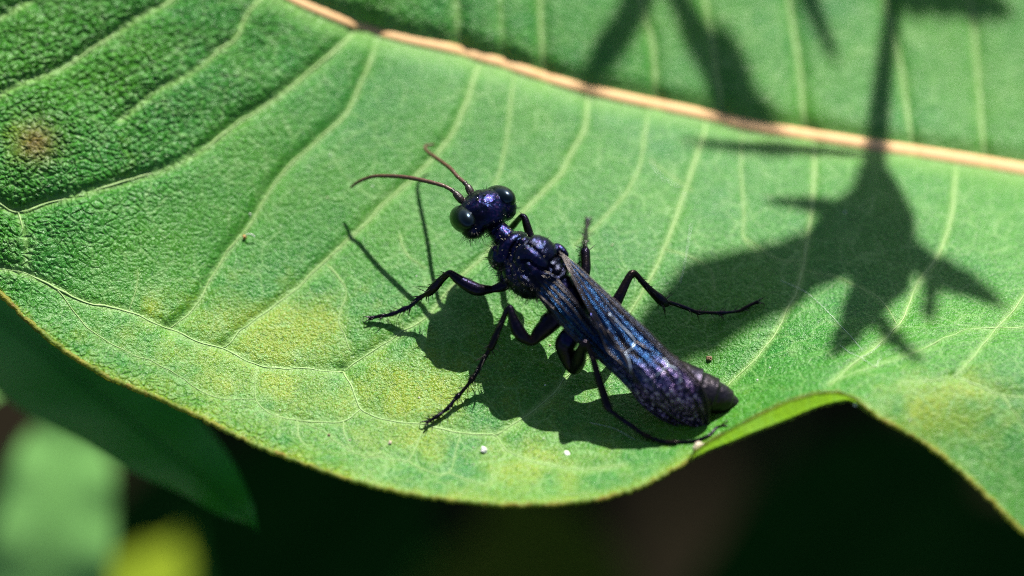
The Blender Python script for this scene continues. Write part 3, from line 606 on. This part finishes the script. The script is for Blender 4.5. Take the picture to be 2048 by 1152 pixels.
wing('wing', RW_A, RW_B, .16, 'topmost forewing with fine veins and violet tip', [
    [(1122,507),(1150,545),(1185,595),(1212,628),(1240,660)], [(1124,508),(1160,545),(1200,590),(1216,624)], [(1135,530),(1165,585),(1200,645),(1230,690),(1250,706)],
    [(1216,626),(1245,655),(1268,680)], [(1268,682),(1300,700),(1325,716)], [(1250,706),(1256,730),(1273,770)], [(1325,716),(1350,735),(1360,752),(1362,768)],
    [(1200,650),(1225,690),(1250,706)], [(1307,752),(1309,784)], [(1160,545),(1210,590),(1260,640),(1320,700),(1370,745)], [(1215,660),(1240,700),(1262,740),(1290,780)]],
   [[(1218,628),(1245,654),(1266,676),(1269,684),(1264,696),(1250,706)], [(1250,706),(1258,722),(1262,744)], [(1326,716),(1336,731),(1322,742),(1312,752)], [(1336,731),(1352,738),(1360,752),(1361,765)]], .055, clear=.40)
# hair fringe on cheeks, neck, thorax flank; pollen dusting
hs_ = []
def hairs(cnt, test, L, r=.018):
    idx = np.where(test)[0]
    if len(idx) == 0: return
    for k in rng.choice(idx, min(cnt, len(idx)), replace=False):
        hs_.append(cone(BV[k]-BN[k]*.02, BN[k]+rng.normal(size=3)*.28, L*random.uniform(.5, 1.3), r))
rel = (BV-hc); dh = np.linalg.norm(rel, axis=1)
hairs(150, (dh < 2.3) & (rel[:, 2] < -.1) & (rel@HR < .6), .6); hairs(80, (dh < 2.3) & (rel[:, 2] > .1), .28); hairs(40, (dh < 2.3) & (rel@HF > .7), .3)
thc = W(1040, 520, 4.0); rt = BV-thc; lat = rt@nrm(np.cross(nrm(W(1000, 478, 4.2)-W(1120, 588, 3.8)), [0, 0, 1.]))
hairs(260, (np.linalg.norm(rt, axis=1) < 3.6) & (lat < -.8), .5); hairs(120, (np.linalg.norm(rt, axis=1) < 3.6) & (lat > -.8), .26)
mk('hair', *join(hs_), M['hair'], wasp, kind='stuff')
pol = []
idx = np.where((np.linalg.norm(BV-W(1035, 540, 4.3), axis=1) < 2.6) & (BN[:, 2] > -.2))[0]
for k in rng.choice(idx, 70, replace=False): pol.append(ellipsoid(BV[k]+BN[k]*.01, np.eye(3)*random.uniform(.012, .026), 6, 4))
idx = np.where((dh < 2.4) & (BN[:, 2] > .0))[0]
for k in rng.choice(idx, 16, replace=False): pol.append(ellipsoid(BV[k]+BN[k]*.01, np.eye(3)*random.uniform(.012, .024), 6, 4))
mk('pollen', *join(pol), M['pollen'], wasp, kind='stuff')

# ------------------------------------------------------------------ weed above the leaf (out of frame) that throws the leafy shadow
wr = None
weed = [('stem', 98, [(1810,-420,15),(1792,-150,17),(1785,0,19),(1768,150,22),(1752,290,25),(1745,400,28)]),
 ('leaf', 120, [(1748,330,26),(1742,400,66),(1685,480,82),(1590,540,76),(1480,580,72),(1390,625,74),(1310,690,55),(1240,745,6)]),
 ('leaf', 106, [(1752,330,22),(1772,410,44),(1776,490,56),(1760,560,56),(1725,620,44),(1692,675,30),(1660,718,4)]),
 ('leaf', 118, [(1770,440,14),(1800,490,34),(1860,535,36),(1925,567,34),(1970,590,20),(2012,618,4)]),
 ('leaf', 112, [(1740,610,10),(1772,660,22),(1806,694,18),(1846,726,4)]), ('leaf', 116, [(1850,540,8),(1862,580,18),(1858,625,14),(1868,650,3)]),
 ('leaf', 92, [(1740,440,8),(1690,420,15),(1610,408,17),(1530,400,4)]),
 ('leaf', 100, [(1752,312,6),(1620,300,18),(1480,293,16),(1365,281,4)]),
 ('leaf', 120, [(1290,-200,12),(1330,-70,24),(1385,50,32),(1450,150,40),(1512,236,25),(1565,272,4)]),
 ('leaf', 122, [(1330,-190,14),(1300,-60,30),(1250,50,32),(1200,120,25),(1150,185,4)]),
 ('leaf', 112, [(1570,-160,10),(1600,-60,20),(1640,50,18),(1675,128,4)]),
 ('leaf', 108, [(1792,-60,10),(1820,-25,38),(1900,-8,36),(1985,14,22),(2030,32,4)]),
 ('stem', 119, [(1290,-200,9),(1400,-330,10),(1570,-420,11),(1800,-470,12)]),('stem', 111, [(1570,-160,6),(1640,-280,8),(1790,-380,10)])]
wm = mat_bgleaf('weed_leaf', (.05, .12, .03), (.08, .16, .04), (.10, .22, .02), .10)
for kind, dist, pts in weed:
    P = spline(np.array(pts, float), 40); hh = hs(P[:, 0], P[:, 1])
    p = W(P[:, 0], P[:, 1], hh)+SUN*dist
    p = p+SUN*((np.linspace(0, 1, 40)-.3)**2*5)[:, None]
    if wr is None: wr = empty('weed', p[0], label='narrow-leaved weed overhanging the big leaf and shading it', category='weed')
    w = np.clip(P[:, 2], 2, 99)/PXMM*(1+(.35*(vnoise(np.arange(40)*.33, np.zeros(40), int(dist))-.5) if kind == 'leaf' else 0))
    mk(kind, *tube(p, w, 10, SUN, np.full(40, .18) if kind == 'leaf' else w), wm, wr)

# ------------------------------------------------------------------ crumbs, flecks and silk on the leaf
def lump(name, px, py, r, mat, label, group=None, flat=.7, seed=0):
    q = np.random.default_rng(seed); V, F = ellipsoid([0, 0, 0], np.diag([r, r*.8, r*flat]), 12, 8)
    V = V*(1+q.normal(size=(len(V), 1))*.16); a = q.uniform(0, 6.28); c, s = math.cos(a), math.sin(a); V = V@np.array([[c, -s, 0], [s, c, 0], [0, 0, 1]])
    o = mk(name, V+W(px, py, hs(px, py)[0]+r*flat*.55), F, M[mat], None, smooth=False, label=label, category='debris')
    if group: o['group'] = group
    return o
lump('pale_crumb', 968, 900, .22, 'white', 'whitish angular crumb below the wasp near the leaf edge', seed=1)
lump('pale_crumb', 780, 885, .12, 'tan', 'tiny tan crumb between the middle foot and the leaf edge', seed=2)
lump('soil_grain', 1418, 717, .19, 'brown', 'brown soil grain beside the wasp abdomen', seed=3)
lump('white_fleck', 1134, 906, .18, 'white', 'flat white fleck where the hind leg shadow bends', flat=.25, seed=4)
lump('white_fleck', 1398, 893, .36, 'tan', 'pale scab on the leaf edge by the hind foot', flat=.4, seed=5)
lump('soil_grain', 658, 870, .09, 'brown', 'tiny dark grain on the yellowing leaf near its edge', seed=6)
lump('white_fleck', 1711, 809, .12, 'white', 'tiny white dot on the folded leaf crest', seed=8)
for k, (x, y) in enumerate([(500,428),(745,372),(833,552),(1090,770),(838,795),(1200,400),(1180,418),(1368,388),(1225,490),(946,895),(1087,877),(947,928),(1690,424),(1540,735),(1515,760),(655,395),(660,310),(1820,840),(590,720),(1100,690),(1370,620),(1560,650),(560,820),(700,880)]):
    lump('dust_speck', x, y, random.uniform(.035, .06), random.choice(['white', 'white', 'tan']), 'minute pale dust speck lying on the big leaf', 'dust specks on the leaf', seed=20+k)
fl = empty('seed_fluff', W(490, 474, hs(490, 474)[0]), label='orange speck with a curled white filament on the leaf', category='debris')
mk('speck', *ellipsoid(W(489, 474, hs(489, 474)[0]+.12), np.diag([.13, .11, .13]), 10, 7), M['orange'], fl)
mk('filament', *tube(spline(np.array([W(490, 473, hs(490, 473)[0]+.2), W(496, 468, hs(496, 468)[0]+.4), W(504, 469, hs(504, 469)[0]+.35), W(510, 474, hs(510, 474)[0]+.2)]), 14), .03, 6), M['white'], fl)
for lab, p in (('white silk strand between midrib and the wasp middle foot', [(1300,320),(1315,345),(1345,368),(1365,372)]), ('short white silk strand beside the wasp hind knee', [(1382,450),(1374,500),(1366,545),(1360,566)]),
               ('forked white silk strand near the folded leaf crest', [(1680,690),(1700,705),(1722,715),(1752,733),(1756,722),(1764,716)]), ('side arm of the forked silk strand', [(1760,690),(1740,706),(1722,715)]),
               ('long silk strand crossing the sunlit gap in the weed shadow', [(1560,560),(1620,590),(1690,660),(1725,700)]), ('silk strand in the shadow under the wings', [(1180,845),(1230,858),(1270,880)])):
    P = spline(np.array(p, float), 24)
    mk('silk_thread', *tube(W(P[:, 0], P[:, 1], hs(P[:, 0], P[:, 1])+.08), .007, 5), M['silk'], None, label=lab, category='silk', group='silk strands on the leaf')

# ------------------------------------------------------------------ out-of-focus leaves below, plus unseen leaves added to shade them
def bgleaf(pts, mat, label, width, cup=.18, group=None, roll=0.):
    """pts: centre line (photo x, y, height mm); width: half widths in mm along it"""
    C = spline(np.array([p if isinstance(p, np.ndarray) else W(*p) for p in pts]), 40); n = 40; m = 13
    wv = np.interp(np.linspace(0, 1, n), np.linspace(0, 1, len(width)), width)
    T = np.gradient(C, axis=0); T /= np.linalg.norm(T, axis=1)[:, None]
    up = np.array([math.sin(roll), 0, math.cos(roll)]); S = np.cross(T, up); S /= np.linalg.norm(S, axis=1)[:, None]; U = np.cross(S, T)
    t = np.linspace(-1, 1, m)
    V = C[:, None]+S[:, None]*(t[None, :, None]*wv[:, None, None])+U[:, None]*((t**2)[None, :, None]*wv[:, None, None]*cup+.25*np.sin(np.arange(n)*.7)[:, None, None]*np.abs(t)[None, :, None])
    i, j = np.meshgrid(np.arange(n-1), np.arange(m-1), indexing='ij')
    F = np.stack([i*m+j, (i+1)*m+j, (i+1)*m+j+1, i*m+j+1], -1).reshape(-1, 4)
    r = empty('leaf', C[0], label=label, category='leaf')
    if group: r['group'] = group
    V = V.reshape(-1, 3); mk('blade', V, F, mat, r)
    mk('midrib', *tube(C+U*.05, np.clip(wv*.045, .08, .6), 8), mat, r)
    return r
for k, (x, y, z, L, a) in enumerate([(-4, 62, -32, 130, 82), (38, 68, -34, 130, 84), (78, 60, -36, 120, 92), (35, 150, -40, 140, 60), (80, 160, -44, 140, 100), (-30, 290, -350, 150, 75), (30, 270, -345, 160, 88), (90, 280, -355, 150, 100)]):  # unseen leaves added to block the sun from the leaves and soil below
    r_ = math.radians(a); pts = [W(1024, 576, 0)*0+np.array([x+math.cos(r_)*L*u, y+math.sin(r_)*L*u, z-18*u*u]) for u in (0, .3, .6, 1)]
    SHADE = pts if k == 0 else SHADE+pts
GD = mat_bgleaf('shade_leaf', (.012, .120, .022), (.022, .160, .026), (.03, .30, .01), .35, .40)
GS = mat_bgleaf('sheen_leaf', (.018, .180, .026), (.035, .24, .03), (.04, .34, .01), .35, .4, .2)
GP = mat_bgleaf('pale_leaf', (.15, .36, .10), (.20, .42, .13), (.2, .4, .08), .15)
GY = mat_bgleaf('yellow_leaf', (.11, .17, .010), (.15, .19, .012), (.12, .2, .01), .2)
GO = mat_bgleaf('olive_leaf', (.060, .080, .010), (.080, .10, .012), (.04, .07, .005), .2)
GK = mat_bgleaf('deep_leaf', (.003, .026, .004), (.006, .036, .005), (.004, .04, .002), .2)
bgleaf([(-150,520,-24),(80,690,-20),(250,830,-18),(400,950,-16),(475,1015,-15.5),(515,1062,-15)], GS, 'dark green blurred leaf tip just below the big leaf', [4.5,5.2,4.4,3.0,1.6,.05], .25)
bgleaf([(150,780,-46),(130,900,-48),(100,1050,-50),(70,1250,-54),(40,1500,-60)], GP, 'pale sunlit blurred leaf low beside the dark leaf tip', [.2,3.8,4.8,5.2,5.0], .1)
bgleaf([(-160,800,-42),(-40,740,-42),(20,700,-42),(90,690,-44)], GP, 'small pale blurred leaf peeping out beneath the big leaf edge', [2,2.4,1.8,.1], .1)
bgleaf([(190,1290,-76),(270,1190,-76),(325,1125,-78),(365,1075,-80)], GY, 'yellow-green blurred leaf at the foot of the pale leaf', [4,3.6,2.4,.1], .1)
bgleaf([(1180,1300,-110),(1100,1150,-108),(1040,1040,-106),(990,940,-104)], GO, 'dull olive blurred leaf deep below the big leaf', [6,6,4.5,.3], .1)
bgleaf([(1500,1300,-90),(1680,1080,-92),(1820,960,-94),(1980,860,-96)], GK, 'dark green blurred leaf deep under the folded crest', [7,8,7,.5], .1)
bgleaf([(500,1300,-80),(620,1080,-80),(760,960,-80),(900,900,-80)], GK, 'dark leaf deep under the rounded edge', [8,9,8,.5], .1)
for k, lab in enumerate(['broad unseen leaf added for shade under the big leaf', 'second broad unseen leaf added for shade', 'broad unseen leaf added for shade beside the stem', 'farther unseen leaf added for shade', 'outermost unseen leaf added for shade', 'first unseen leaf added to shade the soil', 'middle unseen leaf added to shade the soil', 'last unseen leaf added to shade the soil']):
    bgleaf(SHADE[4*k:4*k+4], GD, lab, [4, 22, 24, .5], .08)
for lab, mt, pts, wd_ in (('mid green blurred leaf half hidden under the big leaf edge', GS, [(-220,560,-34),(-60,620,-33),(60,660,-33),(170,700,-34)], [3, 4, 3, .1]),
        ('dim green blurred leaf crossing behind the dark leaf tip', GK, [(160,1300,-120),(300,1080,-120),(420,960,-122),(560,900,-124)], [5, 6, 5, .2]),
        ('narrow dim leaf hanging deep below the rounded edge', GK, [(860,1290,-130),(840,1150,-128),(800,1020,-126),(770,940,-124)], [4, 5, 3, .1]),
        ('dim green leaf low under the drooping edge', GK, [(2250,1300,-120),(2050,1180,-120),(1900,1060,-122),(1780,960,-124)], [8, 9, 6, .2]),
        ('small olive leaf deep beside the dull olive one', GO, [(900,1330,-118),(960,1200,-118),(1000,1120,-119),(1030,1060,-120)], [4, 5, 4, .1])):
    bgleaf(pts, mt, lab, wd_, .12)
for lab, pts in (('thin dark stalk deep below the rounded leaf edge', [(640,1500,-150),(600,1150,-140),(560,800,-130)]), ('thin dark stalk deep under the folded crest', [(1440,1500,-170),(1500,1100,-160),(1580,700,-150)])):
    P = spline(np.array([W(*p) for p in pts]), 30); mk('plant_stalk', *tube(P, np.linspace(1.6, 1.0, 30), 8), mat_bgleaf('stalk_skin', (.03, .05, .012), (.05, .05, .02), (.03, .05, .01), .05), None, label=lab, category='stalk')
